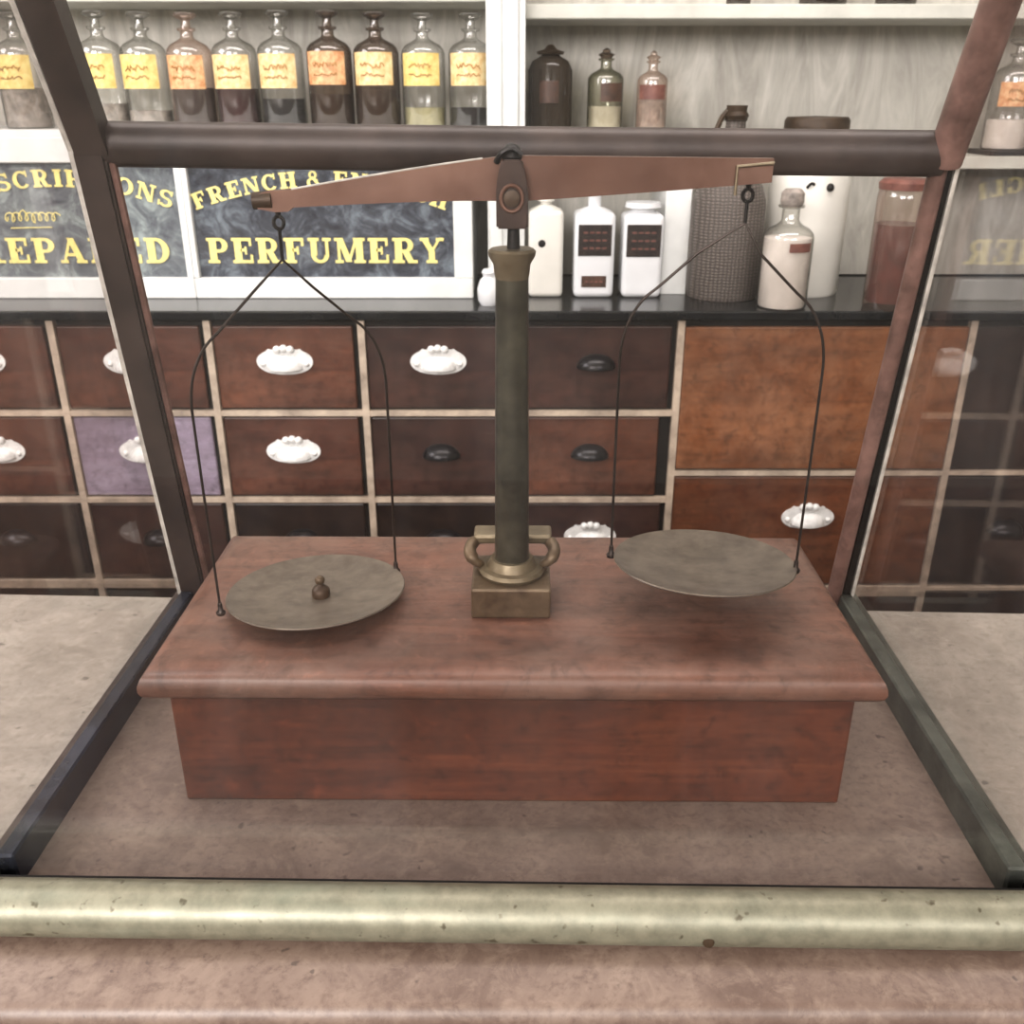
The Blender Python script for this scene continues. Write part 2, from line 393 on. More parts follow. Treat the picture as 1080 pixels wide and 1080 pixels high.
# raking rear posts, hinged higher up toward the shopper
P0 = (0.795, ZC + 0.02); P1 = (0.727, ZC + 0.424); P2 = (0.684, ZC + 0.515); P3 = (0.640, ZC + 0.60)
def seg_prism(bm, a, b, x0, x1, t):
    d = Vector((b[0] - a[0], b[1] - a[1])).normalized(); n = Vector((-d.y, d.x)) * t / 2
    prism_x(bm, [(a[0] + n.x, a[1] + n.y), (b[0] + n.x, b[1] + n.y), (b[0] - n.x, b[1] - n.y), (a[0] - n.x, a[1] - n.y)], x0, x1)
for s in (-1, 1):
    mt = M['post_dark'] if s < 0 else M['post_brown']
    if s < 0:
        bm = NB(); seg_prism(bm, P0, P1, -HX - 0.012, -HX + 0.011, 0.016); bmesh.ops.bevel(bm, geom=bm.edges[:], offset=0.002, segments=2, affect='EDGES')
        po = obj('post', bm, mt, case); po['label'] = 'dark flat left rear post'
        bm = NB(); tube(bm, [(-HX + 0.0135, P0[0] - 0.002, P0[1]), (-HX + 0.0135, P1[0] - 0.002, P1[1])], 0.003, 8)
        obj('inner_bead', bm, M['post_brown'], po, smooth=True)
    else:
        bm = NB(); tube(bm, [(HX - 0.004, P0[0], P0[1]), (HX, P1[0], P1[1])], 0.0068, 14)
        po = obj('post', bm, mt, case, smooth=True); po['label'] = 'round bronze right rear post'
        bm = NB(); seg_prism(bm, (P0[0] + .003, P0[1]), (P1[0] + .003, P1[1]), HX + 0.004, HX + 0.0095, 0.012)
        obj('inner_bead', bm, M['black_iron'], po)
    bm = NB()
    if s < 0: seg_prism(bm, P1, P2, -HX - 0.010, -HX + 0.014, 0.018); seg_prism(bm, P2, P3, -HX - 0.010, -HX + 0.014, 0.018)
    else: tube(bm, [(HX + 0.002, P1[0], P1[1] - 0.008), (HX + 0.003, P2[0], P2[1]), (HX + 0.003, P3[0], P3[1])], 0.0125, 16)
    obj('upper_post', bm, M['post_dark'] if s < 0 else M['post_brown'], case, smooth=s > 0)
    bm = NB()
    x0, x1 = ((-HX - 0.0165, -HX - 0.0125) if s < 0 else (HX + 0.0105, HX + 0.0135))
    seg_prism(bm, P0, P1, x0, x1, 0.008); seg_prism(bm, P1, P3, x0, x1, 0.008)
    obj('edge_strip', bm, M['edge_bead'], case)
    # top rail running forward, above the picture
    bm = NB(); tube(bm, [((HX + 0.002) * s, P3[0], P3[1]), ((HX + 0.002) * s, 0.438, ZC + 0.60)], 0.011, 12)
    obj('top_side_rail', bm, mt, case, smooth=True)
bm = NB(); tube(bm, [(-HX, 0.732, ZC + 0.4275), (0, 0.729, ZC + 0.424), (HX, 0.727, ZC + 0.4215)], 0.0158, 20)
for v in bm.verts: v.co.y = 0.729 + (v.co.y - 0.729) * 0.8
obj('cross_bar', bm, M['post_dark'], case, smooth=True)
bm = NB(); tube(bm, [(-HX, 0.438, ZC + 0.60), (HX, 0.438, ZC + 0.60)], 0.011, 12); obj('top_front_rail', bm, M['post_brown'], case, smooth=True)
bm = NB(); tube(bm, [(-HX, P3[0], P3[1]), (HX, P3[0], P3[1])], 0.011, 12); obj('top_rear_rail', bm, M['post_brown'], case, smooth=True)
bm = NB(); box(bm, -HX - 0.01, HX + 0.01, 0.4395, 0.4425, ZC + 0.008, ZC + 0.598)
o = obj('front_pane', bm, M['pane'], case); o['label'] = 'clear front pane with dust and painted reflection haze'
for s in (-1, 1):
    bm = NB(); x0, x1 = sorted(((HX + 0.0123) * s, (HX + 0.0145) * s) if s > 0 else (-HX - 0.0135, -HX - 0.0113))
    prism_x(bm, [(0.444, ZC + 0.024), (0.444, ZC + 0.595), (P3[0], ZC + 0.595), (P2[0], P2[1]), (P1[0], P1[1]), (P0[0], ZC + 0.024)], x0, x1)
    obj('side_pane', bm, M['pane_side'], case)

# ---- balance scale -------------------------------------------------------
sc = thing('balance_scale', 'antique apothecary balance on a long mahogany box inside the glass case', 'scale', (0, 0.62, ZC + 0.006), R(-0.5))
Z0 = ZC + 0.006
bm = NB(); box(bm, -0.228, 0.229, 0.527, 0.722, Z0, ZC + 0.099, 0.002, 2); obj('wooden_box', bm, M['box_wood'], sc)
bm = NB()      # moulded lid: stacked outline rings
rings = [(-0.004, 0.0975), (0.0060, 0.0980), (0.0105, 0.0995), (0.0130, 0.1025), (0.0140, 0.1060), (0.0138, 0.1100), (0.0120, 0.1145), (0.0085, 0.1180), (0.0035, 0.1200), (-0.003, 0.1205), (-0.010, 0.1200)]
prev = None
for o_, z in rings:
    x0, x1, y0, y1 = -0.2275 - o_, 0.2285 + o_, 0.526 - o_, 0.716 + o_
    r = [bm.verts.new(p) for p in ((x0, y0, ZC + z), (x1, y0, ZC + z), (x1, y1, ZC + z), (x0, y1, ZC + z))]
    if prev:
        for k in range(4): bm.faces.new((prev[k], prev[(k + 1) % 4], r[(k + 1) % 4], r[k]))
    else: bm.faces.new(r[::-1])
    prev = r
bm.faces.new(prev)
o = obj('box_lid', bm, M['lid_wood'], sc, smooth=True); o['label'] = 'dusty lighter mahogany lid with moulded edge'
YC = 0.613; ZL = ZC + 0.120
base = None
bm = NB(); box(bm, -0.0285, 0.0275, YC - 0.028, YC + 0.028, ZL, ZL + 0.023, 0.0015, 2)
base = obj('column_base', bm, M['base_brass'], sc)
bm = NB()      # collar ring at foot of column
lathe(bm, [(0.0, 0.023), (0.0225, 0.023), (0.024, 0.026), (0.0225, 0.0285), (0.018, 0.029), (0.0165, 0.032), (0.015, 0.035), (0, 0.035)], (0, YC, ZL), 32)
obj('collar', bm, M['capital'], base, smooth=True)
bm = NB()      # raised rear ledge
box(bm, -0.028, 0.029, YC + 0.010, YC + 0.030, ZL + 0.040, ZL + 0.047, 0.002, 2)
obj('rear_ledge', bm, M['capital'], base)
for s in (-1, 1):
    bm = NB()
    tube(bm, smooth_path([(0.020 * s, YC + 0.020, ZL + 0.0405), (0.028 * s, YC + 0.012, ZL + 0.041), (0.0305 * s, YC + 0.003, ZL + 0.038), (0.027 * s, YC - 0.002, ZL + 0.033), (0.0225 * s, YC + 0.001, ZL + 0.028), (0.0235 * s, YC + 0.004, ZL + 0.022)], 4), [0.0035] * 4 + [0.0046] * 8 + [0.0034] * 4 + [0.0026] * 5, 10)
    obj('scroll', bm, M['base_brass'], base, smooth=True)
CT = 0.370
bm = NB()
lathe(bm, [(0.0128, ZL - ZC + 0.030), (0.0122, ZL - ZC + 0.04), (0.0115, 0.25), (0.0105, CT - 0.016), (0, CT - 0.016)], (0, YC, ZC), 32)
col = obj('column', bm, M['column'], sc, smooth=True)
bm = NB()
lathe(bm, [(0.0103, CT - 0.018), (0.0112, CT - 0.014), (0.0118, CT - 0.008), (0.0148, CT - 0.003), (0.0152, CT), (0.0135, CT + 0.0015), (0, CT + 0.0015)], (0, YC, ZC), 32)
obj('capital', bm, M['capital'], col, smooth=True)
bm = NB()
tube(bm, [(0.001, YC, ZC + CT), (0.001, YC, ZC + CT + 0.018)], [0.0042, 0.0036], 14)
obj('stem', bm, M['black_iron'], sc, smooth=True)
bm = NB()      # pivot housing : shouldered block with ring and finial
hz = ZC + 0.3845
extrude_poly(bm, [(-0.0095, hz), (0.0100, hz), (0.0100, hz + 0.020), (0.0088, hz + 0.028), (0.0075, hz + 0.034), (0.006, hz + 0.040), (-0.006, hz + 0.040), (-0.0078, hz + 0.034), (-0.0090, hz + 0.028), (-0.0095, hz + 0.020)], YC - 0.0105, YC + 0.0105)
bmesh.ops.bevel(bm, geom=bm.edges[:], offset=0.0012, segments=2, affect='EDGES')
hs = obj('pivot_housing', bm, M['housing'], sc)
bm = NB()
pts = [(0.0065 * math.cos(2 * math.pi * k / 20), YC - 0.0112, hz + 0.018 + 0.0075 * math.sin(2 * math.pi * k / 20)) for k in range(21)]
tube(bm, pts, 0.0013, 8); obj('ring', bm, M['beam'], hs, smooth=True)
bm = NB()
lathe(bm, [(0, 0), (0.0048, 0), (0.0048, 0.0025), (0, 0.0035)], (0, 0, 0), 16)
bmesh.ops.rotate(bm, verts=bm.verts, cent=(0, 0, 0), matrix=Matrix.Rotation(R(90), 3, 'X')); bmesh.ops.translate(bm, verts=bm.verts, vec=(0, YC - 0.010, hz + 0.018))
obj('pivot_pin', bm, M['base_dark'], hs, smooth=True)
bm = NB()
lathe(bm, [(0.006, 0.038), (0.0072, 0.041), (0.0058, 0.045), (0.0036, 0.048), (0, 0.049)], (0, YC, hz), 20)
tube(bm, smooth_path([(-0.0095, YC - 0.004, hz + 0.038), (-0.006, YC - 0.006, hz + 0.0435), (0.0, YC - 0.006, hz + 0.046), (0.006, YC - 0.006, hz + 0.0425)], 4), 0.0018, 8)
obj('finial', bm, M['black_iron'], hs, smooth=True)
bm = NB()      # beam: swelling bar, left end lower
N_ = 40; up = []; dn = []
def beam_line(x):
    t = abs(x) / 0.158
    zt = (0.4265 - 0.0015 * (x / 0.15)) if x > 0 else 0.4265 - 0.0235 * (t ** 1.15)
    h = 0.0265 * (1 - 0.70 * t ** 0.95) if x < 0 else 0.0265 * (1 - 0.48 * t ** 1.1)
    return zt, h
for k in range(N_ + 1):
    x = -0.135 + (0.135 + 0.158) * k / N_
    zt, h = beam_line(x); up.append((x, ZC + zt)); dn.append((x, ZC + zt - h))
tip = [(-0.138, ZC + 0.3940), (-0.146, ZC + 0.3935), (-0.157, ZC + 0.3955), (-0.158, ZC + 0.4035), (-0.150, ZC + 0.4060), (-0.141, ZC + 0.4065)]
extrude_poly(bm, dn[::-1][:] + [] + tip[0:0] + tip + up, YC - 0.0035, YC + 0.0035)
bmesh.ops.triangulate(bm, faces=[f for f in bm.faces if len(f.verts) > 4])
bmo = obj('beam', bm, M['beam'], sc)
bm = NB(); tube(bm, [(x, YC - 0.0030, z + 0.0002) for x, z in up if x < -0.012], 0.0007, 6); obj('top_edge_glint', bm, M['edge_bead'], bmo)  # pale strip imitating light caught on the beam's upper edge
bm = NB(); tube(bm, [(-0.160, YC, ZC + 0.400), (-0.148, YC, ZC + 0.4005)], [0.0052, 0.0058], 12); obj('end_cap', bm, M['base_dark'], bmo, smooth=True)
bm = NB()
tube(bm, [(0.136, YC - 0.005, ZC + 0.404), (0.136, YC - 0.005, ZC + 0.4205), (0.158, YC - 0.005, ZC + 0.4225)], 0.0011, 8)
obj('end_wire', bm, M['capital'], bmo, smooth=True)

def hanger(cx, cy, ux, uy, zf, zs, za, zr, rx, mt):
    """wire arch over a pan: foot height zf, shoulder zs, apex za, ring zr"""
    root = None
    def P(s, z, dx=0): return (cx + ux * s + dx, cy + uy * s, ZC + z)
    bm = NB()
    left = [P(-0.0665, zf), P(-0.0668, zs - 0.04), P(-0.0655, zs), P(-0.056, zs + 0.024), P(-0.041, zs + 0.0385), P(-0.020, zs + 0.058)]
    right = [P(0.020, zs + 0.058), P(0.041, zs + 0.0385), P(0.056, zs + 0.024), P(0.0655, zs), P(0.0668, zs - 0.04), P(0.0665, zf)]
    ap = (rx, YC, ZC + za)
    tube(bm, smooth_path(left, 5) + [ap] + smooth_path(right, 5), 0.00095, 8)
    h = obj('hanger', bm, M[mt], sc, smooth=True)
    bm = NB()
    pts = [(rx + 0.0032 * math.cos(2 * math.pi * k / 14), YC, ZC + zr + 0.0038 * math.sin(2 * math.pi * k / 14)) for k in range(15)]
    tube(bm, pts, 0.0012, 8); tube(bm, [(rx, YC, ZC + zr - 0.004), ap], 0.0011, 8)
    tube(bm, [(rx, YC, ZC + zr + 0.004), (rx, YC, ZC + zr + 0.011)], [0.0014, 0.003], 8)
    obj('hook', bm, M['black_iron'], h, smooth=True)
    for s in (-1, 1):
        bm = NB(); q = P(0.0665 * s, zf)
        lathe(bm, [(0, 0.007), (0.0016, 0.006), (0.0018, 0.001), (0.0034, -0.001), (0.0030, -0.003), (0, -0.003)], q, 12)
        obj('foot', bm, M['wire'], h, smooth=True)
hanger(-0.147, 0.614, 0.87, 0.49, 0.1275, 0.287, 0.3645, 0.387, -0.1455, 'wire')
hanger(0.1365, 0.611, 0.965, -0.175, 0.1535, 0.3105, 0.3870, 0.4035, 0.145, 'wire')
def pan(cx, cy, z, tilt):
    bm = NB()
    lathe(bm, [(0.0, -0.0045), (0.03, -0.0035), (0.052, -0.0010), (0.063, 0.0022), (0.0645, 0.0034), (0.0640, 0.0042), (0.0625, 0.0038), (0.052, 0.0008), (0.03, -0.0016), (0, -0.0022)], (0, 0, 0), 56)
    bmesh.ops.rotate(bm, verts=bm.verts, cent=(0, 0, 0), matrix=Matrix.Rotation(tilt[0], 3, 'X') @ Matrix.Rotation(tilt[1], 3, 'Y'))
    bmesh.ops.translate(bm, verts=bm.verts, vec=(cx, cy, ZC + z))
    return obj('pan', bm, M['pan'], sc, smooth=True)
pan(-0.1430, 0.611, 0.1252, (R(-3.5), R(-1.5)))
pan(0.1375, 0.609, 0.1510, (R(-5), R(1)))
# knobbed weight standing on left pan
wz = ZC + 0.1230
w = thing('brass_weight', 'tiny dark knobbed brass weight standing in the left scale pan', 'weight', (-0.140, 0.612, wz))
bm = NB(); lathe(bm, [(0, 0), (0.0062, 0), (0.0068, 0.002), (0.0064, 0.006), (0.005, 0.0078), (0.003, 0.009), (0.0022, 0.011), (0, 0.011)], (0, 0, 0), 20); obj('body', bm, M['base_dark'], w, ORG, True)
bm = NB(); bmesh.ops.create_uvsphere(bm, u_segments=14, v_segments=10, radius=0.0037, matrix=Matrix.Translation((0, 0, 0.0135))); obj('knob', bm, M['base_brass'], w, ORG, True)

# ---- rear drawer cabinet -------------------------------------------------
FY = 1.75
TOPZ = ZC + CAM_H - 0.363
cab = thing('drawer_cabinet', 'long apothecary bank of brown drawers with pale dividers behind the counter', 'cabinet', (0, FY, 0))
bm = NB(); box(bm, -1.75, 1.75, FY + 0.012, 2.3, 0.0, TOPZ - 0.018); obj('carcass', bm, M['dark_in'], cab)
rz = lambda d: ZC + CAM_H - d
rows = [0.385, 0.5625, 0.744, 0.930, 1.115, 1.29]
cols = [-1.445, -1.150, -0.858, -0.567, -0.281, 0.012, 0.315]
wide = [0.315, 0.858]
wrows = [0.385, 0.686, 0.945, 1.29]
T = 0.0065
bm = NB()
for x in cols + [0.858, 1.15, 1.445]: box(bm, x - T, x + T, FY - 0.002, FY + 0.014, rz(1.30), TOPZ - 0.018)
for r_ in rows[1:]: box(bm, cols[0], 0.315, FY - 0.001, FY + 0.014, rz(r_) - (T * 2 if r_ == 0.930 else T * .8), rz(r_) + T * .8)
for r_ in wrows[1:-1]: box(bm, 0.315, 0.858, FY - 0.001, FY + 0.014, rz(r_) - (.018 if r_ > .9 else T * .8), rz(r_) + T * .8)
for r_ in wrows[1:-1]: box(bm, 0.858, 1.445, FY - 0.001, FY + 0.014, rz(r_) - T * .6, rz(r_) + T * .6)
obj('dividers', bm, M['divider'], cab)
bm = NB(); box(bm, -1.75, 1.75, FY + 0.03, FY + 0.06, 0.0, rz(1.30)); obj('plinth', bm, M['drawer_black'], cab)

def white_pull_meshes():
    bm = NB()
    # half-dome hood
    nu, nv = 18, 8; g = []
    for j in range(nv + 1):
        row = []
        for i in range(nu + 1):
            a = math.pi * i / nu; b = (math.pi / 2) * j / nv
            row.append(bm.verts.new((0.038 * math.cos(a) * math.cos(b * 0.0) * (1 if j == 0 else math.cos(b) ** 0.35 if j < nv else 0.001), -0.024 * math.sin(b) ** 0.8 * math.sin(a) ** 0.7 - 0.002, -0.010 + 0.029 * math.sin(a) * math.cos(b) ** 0.9)))
        g.append(row)
    for j in range(nv):
        for i in range(nu): bm.faces.new((g[j][i], g[j][i + 1], g[j + 1][i + 1], g[j + 1][i]))
    return bm
def hood(bm, a, b, c, zdrop):
    """quarter ellipsoid hood, open below"""
    nu, nv = 20, 9; g = []
    for j in range(nv + 1):
        th = (math.pi / 2) * j / nv          # 0 = wall rim, pi/2 = front lip
        row = []
        for i in range(nu + 1):
            ph = math.pi * i / nu
            row.append(bm.verts.new((a * math.cos(ph), -b * math.sin(ph) * math.sin(th), zdrop + c * math.sin(ph) * math.cos(th))))
        g.append(row)
    for j in range(nv):
        for i in range(nu): bm.faces.new((g[j][i], g[j][i + 1], g[j + 1][i + 1], g[j + 1][i]))
    bmesh.ops.remove_doubles(bm, verts=bm.verts, dist=1e-5)
def plate_outline():
    pts = []
    for k in range(48):
        a = 2 * math.pi * k / 48
        r = 1 + 0.10 * math.cos(a * 2) + (0.16 * max(0, math.cos((a - math.pi / 2) * 9)) if 0.9 < a < 2.24 else 0)
        pts.append((0.050 * math.cos(a) * (1 + 0.06 * math.cos(2 * a)), 0.001 + 0.0275 * math.sin(a) * r))
    return pts
def make_pull(kind, parent, x, z):
    if kind == 'white':
        bm = NB(); extrude_poly(bm, plate_outline(), -0.003, 0.0); hood(bm, 0.034, 0.027, 0.026, -0.012)
        for s in (-1, 0, 1):
            bmesh.ops.create_uvsphere(bm, u_segments=10, v_segments=6, radius=0.0078, matrix=Matrix.Translation((0.0125 * s, -0.005, 0.0245 if s else 0.0265)))
        for s in (-1, 1):
            lathe_c = Matrix.Translation((0.041 * s, -0.004, -0.003))
            bmesh.ops.create_uvsphere(bm, u_segments=8, v_segments=6, radius=0.0055, matrix=lathe_c)
        m_ = 'white_pull'
    else:
        bm = NB(); hood(bm, 0.037, 0.030, 0.026, -0.010)
        tube(bm, [(-0.037, -0.001, -0.010), (0, -0.0015, -0.012), (0.037, -0.001, -0.010)], 0.002, 6)
        m_ = 'black_pull'
    o = obj('pull', bm, M[m_], parent, ORG, True)
    o.location = (x, 0, z)
    o['label'] = 'white ornate cup pull' if kind == 'white' else 'black domed cup pull'
    return o
def drawer(x0, x1, d0, d1, mat, pull=None, px=None, gapr=0.010, inset=0.004, pz=0.0):
    w = (x1 - x0) - 2 * T - 0.002 - gapr; h = (d1 - d0) - 2 * T - 0.005
    cx = x0 + T + 0.001 + w / 2; cz = rz((d0 + d1) / 2)
    bm = NB(); box(bm, -w / 2, w / 2, 0, 0.010, -h / 2, h / 2, 0.003, 2)
    o = obj('drawer', bm, M[mat], cab, ORG)
    o.location = (cx, inset - 0.001, cz)
    if pull: make_pull(pull, o, (px - cx) if px is not None else 0.0, 0.012 + pz)
B, D, O, K = 'drawer_brown', 'drawer_dark', 'drawer_orange', 'drawer_black'
grid = [
    [(D, 'white'), (B, 'white'), (B, 'white'), ('drawer_mid', 'white'), (D, 'white'), (D, 'black')],
    [(D, 'white'), (B, 'white'), ('drawer_reflection', 'white'), (B, 'white'), (D, 'black'), ('drawer_mid', 'black')],
    [(D, 'black'), (K, 'black'), (D, 'black'), (K, 'black'), (K, 'black'), (D, 'white')],
    [(K, 'black'), (K, 'black'), (K, 'black'), (K, 'black'), (K, 'black'), (K, 'black')],
    [(K, 'black'), (K, 'black'), (K, 'black'), (K, 'black'), (K, 'black'), (K, 'black')]]
M['drawer_mid'] = wood('DrawerMid', (58, 33, 24), (90, 53, 38), (114, 70, 50), 0.42, 'x', 0.45, 0.18)
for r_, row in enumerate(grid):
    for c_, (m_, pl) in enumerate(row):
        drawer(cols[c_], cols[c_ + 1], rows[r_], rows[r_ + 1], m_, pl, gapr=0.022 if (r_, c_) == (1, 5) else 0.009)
drawer(0.315, 0.858, wrows[0], wrows[1], O, None, gapr=0.0, inset=-0.001)
drawer(0.315, 0.858, wrows[1], wrows[2], 'drawer_rust', 'white', 0.598, gapr=0.0, pz=0.028) if False else None
M['drawer_rust'] = wood('DrawerRust', (74, 40, 25), (104, 60, 36), (126, 76, 48), 0.45, 'x', 0.45, 0.15, (176, 140, 112))
drawer(0.315, 0.858, wrows[1], wrows[2], 'drawer_rust', 'white', 0.598, gapr=0.0, pz=0.020)
drawer(0.315, 0.858, wrows[2], wrows[3], D, 'white', 0.598, gapr=0.0)
for c0, c1 in ((0.858, 1.15), (1.15, 1.445)):
    for r_ in range(3): drawer(c0, c1, wrows[r_], wrows[r_ + 1], K, 'black' if r_ else None, gapr=0.004)
wt = NB(); box(wt, -1.75, 1.75, FY - 0.012, 2.10, TOPZ - 0.018, TOPZ, 0.003, 2)
tag(obj('worktop', wt, M['worktop']), 'glossy black worktop running over the bank of drawers', 'worktop')

# ---- shelving above ------------------------------------------------------
SY = 1.86
SZ = Zat(137, SY)             # top of the lettered cabinets
sh = thing('wall_shelving', 'white painted open wall shelving with pilasters above the black worktop', 'shelving', (0, SY, TOPZ))
bm = NB(); box(bm, -1.75, 1.75, 2.12, 2.14, TOPZ + 0.002, 2.6); obj('back_panel', bm, M['back_paint'], sh)
uz0, uz1 = Zat(20, 1.93), Zat(4, 1.93)
bm = NB(); box(bm, 0.024, 1.75, 1.93, 2.12, uz0, uz1, 0.002, 1); obj('upper_shelf', bm, M['cream_paint'], sh)
bm = NB(); box(bm, -1.75, -0.046, 1.95, 2.12, Zat(2, 1.95), Zat(2, 1.95) + 0.025, 0.002, 1); obj('upper_shelf', bm, M['cream_paint'], sh)
bm = NB(); box(bm, -0.046, 0.024, 1.876, 1.892, TOPZ, 2.6, 0.001, 1); box(bm, 0.006, 0.024, 1.892, 2.12, TOPZ, 2.6)
box(bm, -0.042, -0.018, 1.868, 1.877, TOPZ, 2.6, 0.003, 2); box(bm, -0.008, 0.012, 1.866, 1.877, TOPZ, 2.6, 0.004, 2)
obj('pilaster', bm, M['white_paint'], sh)
# small shelf right of pilaster
mz = Zat(139, 1.93)
pX1 = Xat(727, 1.90, Zat(250, 1.9)); pX0 = Xat(700, 1.90, Zat(250, 1.9))
bm = NB(); box(bm, 0.024, pX1, 1.92, 2.12, mz - 0.014, mz, 0.001, 1); obj('short_shelf', bm, M['cream_paint'], sh)
bm = NB(); box(bm, pX0, pX1, 1.90, 2.12, TOPZ, mz - 0.014, 0.001, 1); obj('support_panel', bm, M['white_paint'], sh)
# right end shelf
rX = Xat(1000, 1.88, Zat(170, 1.88)); rz1 = Zat(165, 1.88)
bm = NB(); box(bm, rX, 1.75, 1.88, 2.12, rz1 - 0.022, rz1, 0.001, 1); obj('side_shelf', bm, M['cream_paint'], sh)
bm = NB(); box(bm, rX - 0.018, rX, 1.88, 2.12, TOPZ, rz1, 0.001, 1); obj('support_panel', bm, M['cream_paint'], sh)

# ---- lettering -----------------------------------------------------------
def ring_arc(cx, cy, rx, ry, a0, a1, tx, ty, n=12):
    q = []
    for k in range(n):
        A = R(a0 + (a1 - a0) * k / n); B_ = R(a0 + (a1 - a0) * (k + 1) / n)
        q.append([(cx + rx * math.cos(A), cy + ry * math.sin(A)), (cx + rx * math.cos(B_), cy + ry * math.sin(B_)),
                  (cx + (rx - tx) * math.cos(B_), cy + (ry - ty) * math.sin(B_)), (cx + (rx - tx) * math.cos(A), cy + (ry - ty) * math.sin(A))])
    return q
def rc(x0, y0, x1, y1): return [[(x0, y0), (x1, y0), (x1, y1), (x0, y1)]]
def dg(xa, ya, xb, yb, w): return [[(xa - w / 2, ya), (xa + w / 2, ya), (xb + w / 2, yb), (xb - w / 2, yb)]]
S_ = 0.12
def stem(x, w=0.26, s=0.08): return rc(x, 0, x + w, 1) + rc(x - s, 0, x + w + s, S_) + rc(x - s, 1 - S_, x + w + s, 1)
def glyph(ch):
    if ch == 'I': return stem(0.09), 0.42
    if ch in 'PR':
        g = stem(0.09) + rc(0.3, 1 - S_, 0.48, 1) + rc(0.3, 0.42, 0.48, 0.42 + S_) + ring_arc(0.46, 0.71, 0.30, 0.29, -90, 90, 0.2, S_)
        if ch == 'R': g += dg(0.68, 0, 0.48, 0.46, 0.24) + rc(0.58, 0, 0.9, S_)
        return g, 0.78 if ch == 'P' else 0.88
    if ch in 'EF':
        g = stem(0.09) + rc(0.3, 1 - S_, 0.72, 1) + rc(0.63, 0.68, 0.72, 1) + rc(0.3, 0.46, 0.5, 0.46 + S_) + rc(0.46, 0.34, 0.53, 0.66)
        if ch == 'E': g += rc(0.3, 0, 0.74, S_) + rc(0.65, 0, 0.74, 0.34)
        return g, 0.76
    if ch == 'L': return stem(0.09) + rc(0.3, 0, 0.7, S_) + rc(0.61, 0, 0.7, 0.36), 0.72
    if ch == 'T': return stem(0.28) + rc(0, 1 - S_, 0.78, 1) + rc(0, 0.68, S_, 1) + rc(0.78 - S_, 0.68, 0.78, 1), 0.78
    if ch == 'H': return stem(0.09) + stem(0.57) + rc(0.3, 0.46, 0.6, 0.46 + S_), 0.88
    if ch == 'U':
        g = rc(0.09, 0.3, 0.31, 1) + rc(0, 1 - S_, 0.4, 1) + rc(0.62, 0.3, 0.73, 1) + rc(0.52, 1 - S_, 0.83, 1)
        return g + ring_arc(0.41, 0.32, 0.32, 0.32, 180, 360, 0.16, 0.12), 0.83
    if ch == 'D': return stem(0.09) + rc(0.3, 0, 0.42, S_) + rc(0.3, 1 - S_, 0.42, 1) + ring_arc(0.40, 0.5, 0.42, 0.5, -90, 90, 0.22, S_), 0.84
    if ch == 'O': return ring_arc(0.42, 0.5, 0.42, 0.5, 0, 360, 0.21, S_, 22), 0.84
    if ch == 'C': return ring_arc(0.42, 0.5, 0.42, 0.5, 45, 320, 0.21, S_, 18) + rc(0.66, 0.64, 0.74, 1), 0.78
    if ch == 'G': return ring_arc(0.42, 0.5, 0.42, 0.5, 45, 330, 0.21, S_, 18) + rc(0.66, 0.64, 0.74, 1) + rc(0.56, 0.05, 0.78, 0.44), 0.82
    if ch == 'S':
        return ring_arc(0.36, 0.73, 0.32, 0.27, 30, 270, 0.17, 0.11, 14) + ring_arc(0.36, 0.28, 0.34, 0.28, -150, 90, 0.18, 0.11, 14) + rc(0.56, 0.7, 0.64, 1) + rc(0.02, 0, 0.1, 0.32), 0.72
    if ch == 'M':
        return rc(0.1, 0, 0.2, 1) + rc(0, 0, 0.3, S_) + rc(0, 1 - S_, 0.26, 1) + dg(0.5, 0.05, 0.2, 1, 0.22) + dg(0.5, 0.05, 0.8, 1, 0.1) + stem(0.76), 1.08
    if ch == 'N': return rc(0.1, 0, 0.2, 1) + rc(0, 0, 0.3, S_) + dg(0.72, 0.0, 0.2, 1, 0.24) + rc(0, 1 - S_, 0.26, 1) + rc(0.7, 0, 0.8, 1) + rc(0.6, 1 - S_, 0.9, 1), 0.9
    if ch == 'A': return dg(0.12, 0, 0.42, 1, 0.1) + dg(0.72, 0, 0.42, 1, 0.22) + rc(0.25, 0.28, 0.62, 0.28 + S_) + rc(0, 0, 0.26, S_) + rc(0.54, 0, 0.9, S_), 0.9
    if ch == 'Y': return dg(0.42, 0.45, 0.14, 1, 0.22) + dg(0.42, 0.45, 0.72, 1, 0.1) + rc(0.31, 0, 0.53, 0.5) + rc(0.22, 0, 0.62, S_) + rc(0, 1 - S_, 0.32, 1) + rc(0.58, 1 - S_, 0.86, 1), 0.86
    if ch == '&': return ring_arc(0.34, 0.76, 0.22, 0.24, 0, 360, 0.12, 0.09, 14) + ring_arc(0.32, 0.29, 0.32, 0.29, 20, 320, 0.17, 0.1, 14) + dg(0.74, 0, 0.26, 0.66, 0.18), 0.84
    return [], 0.3
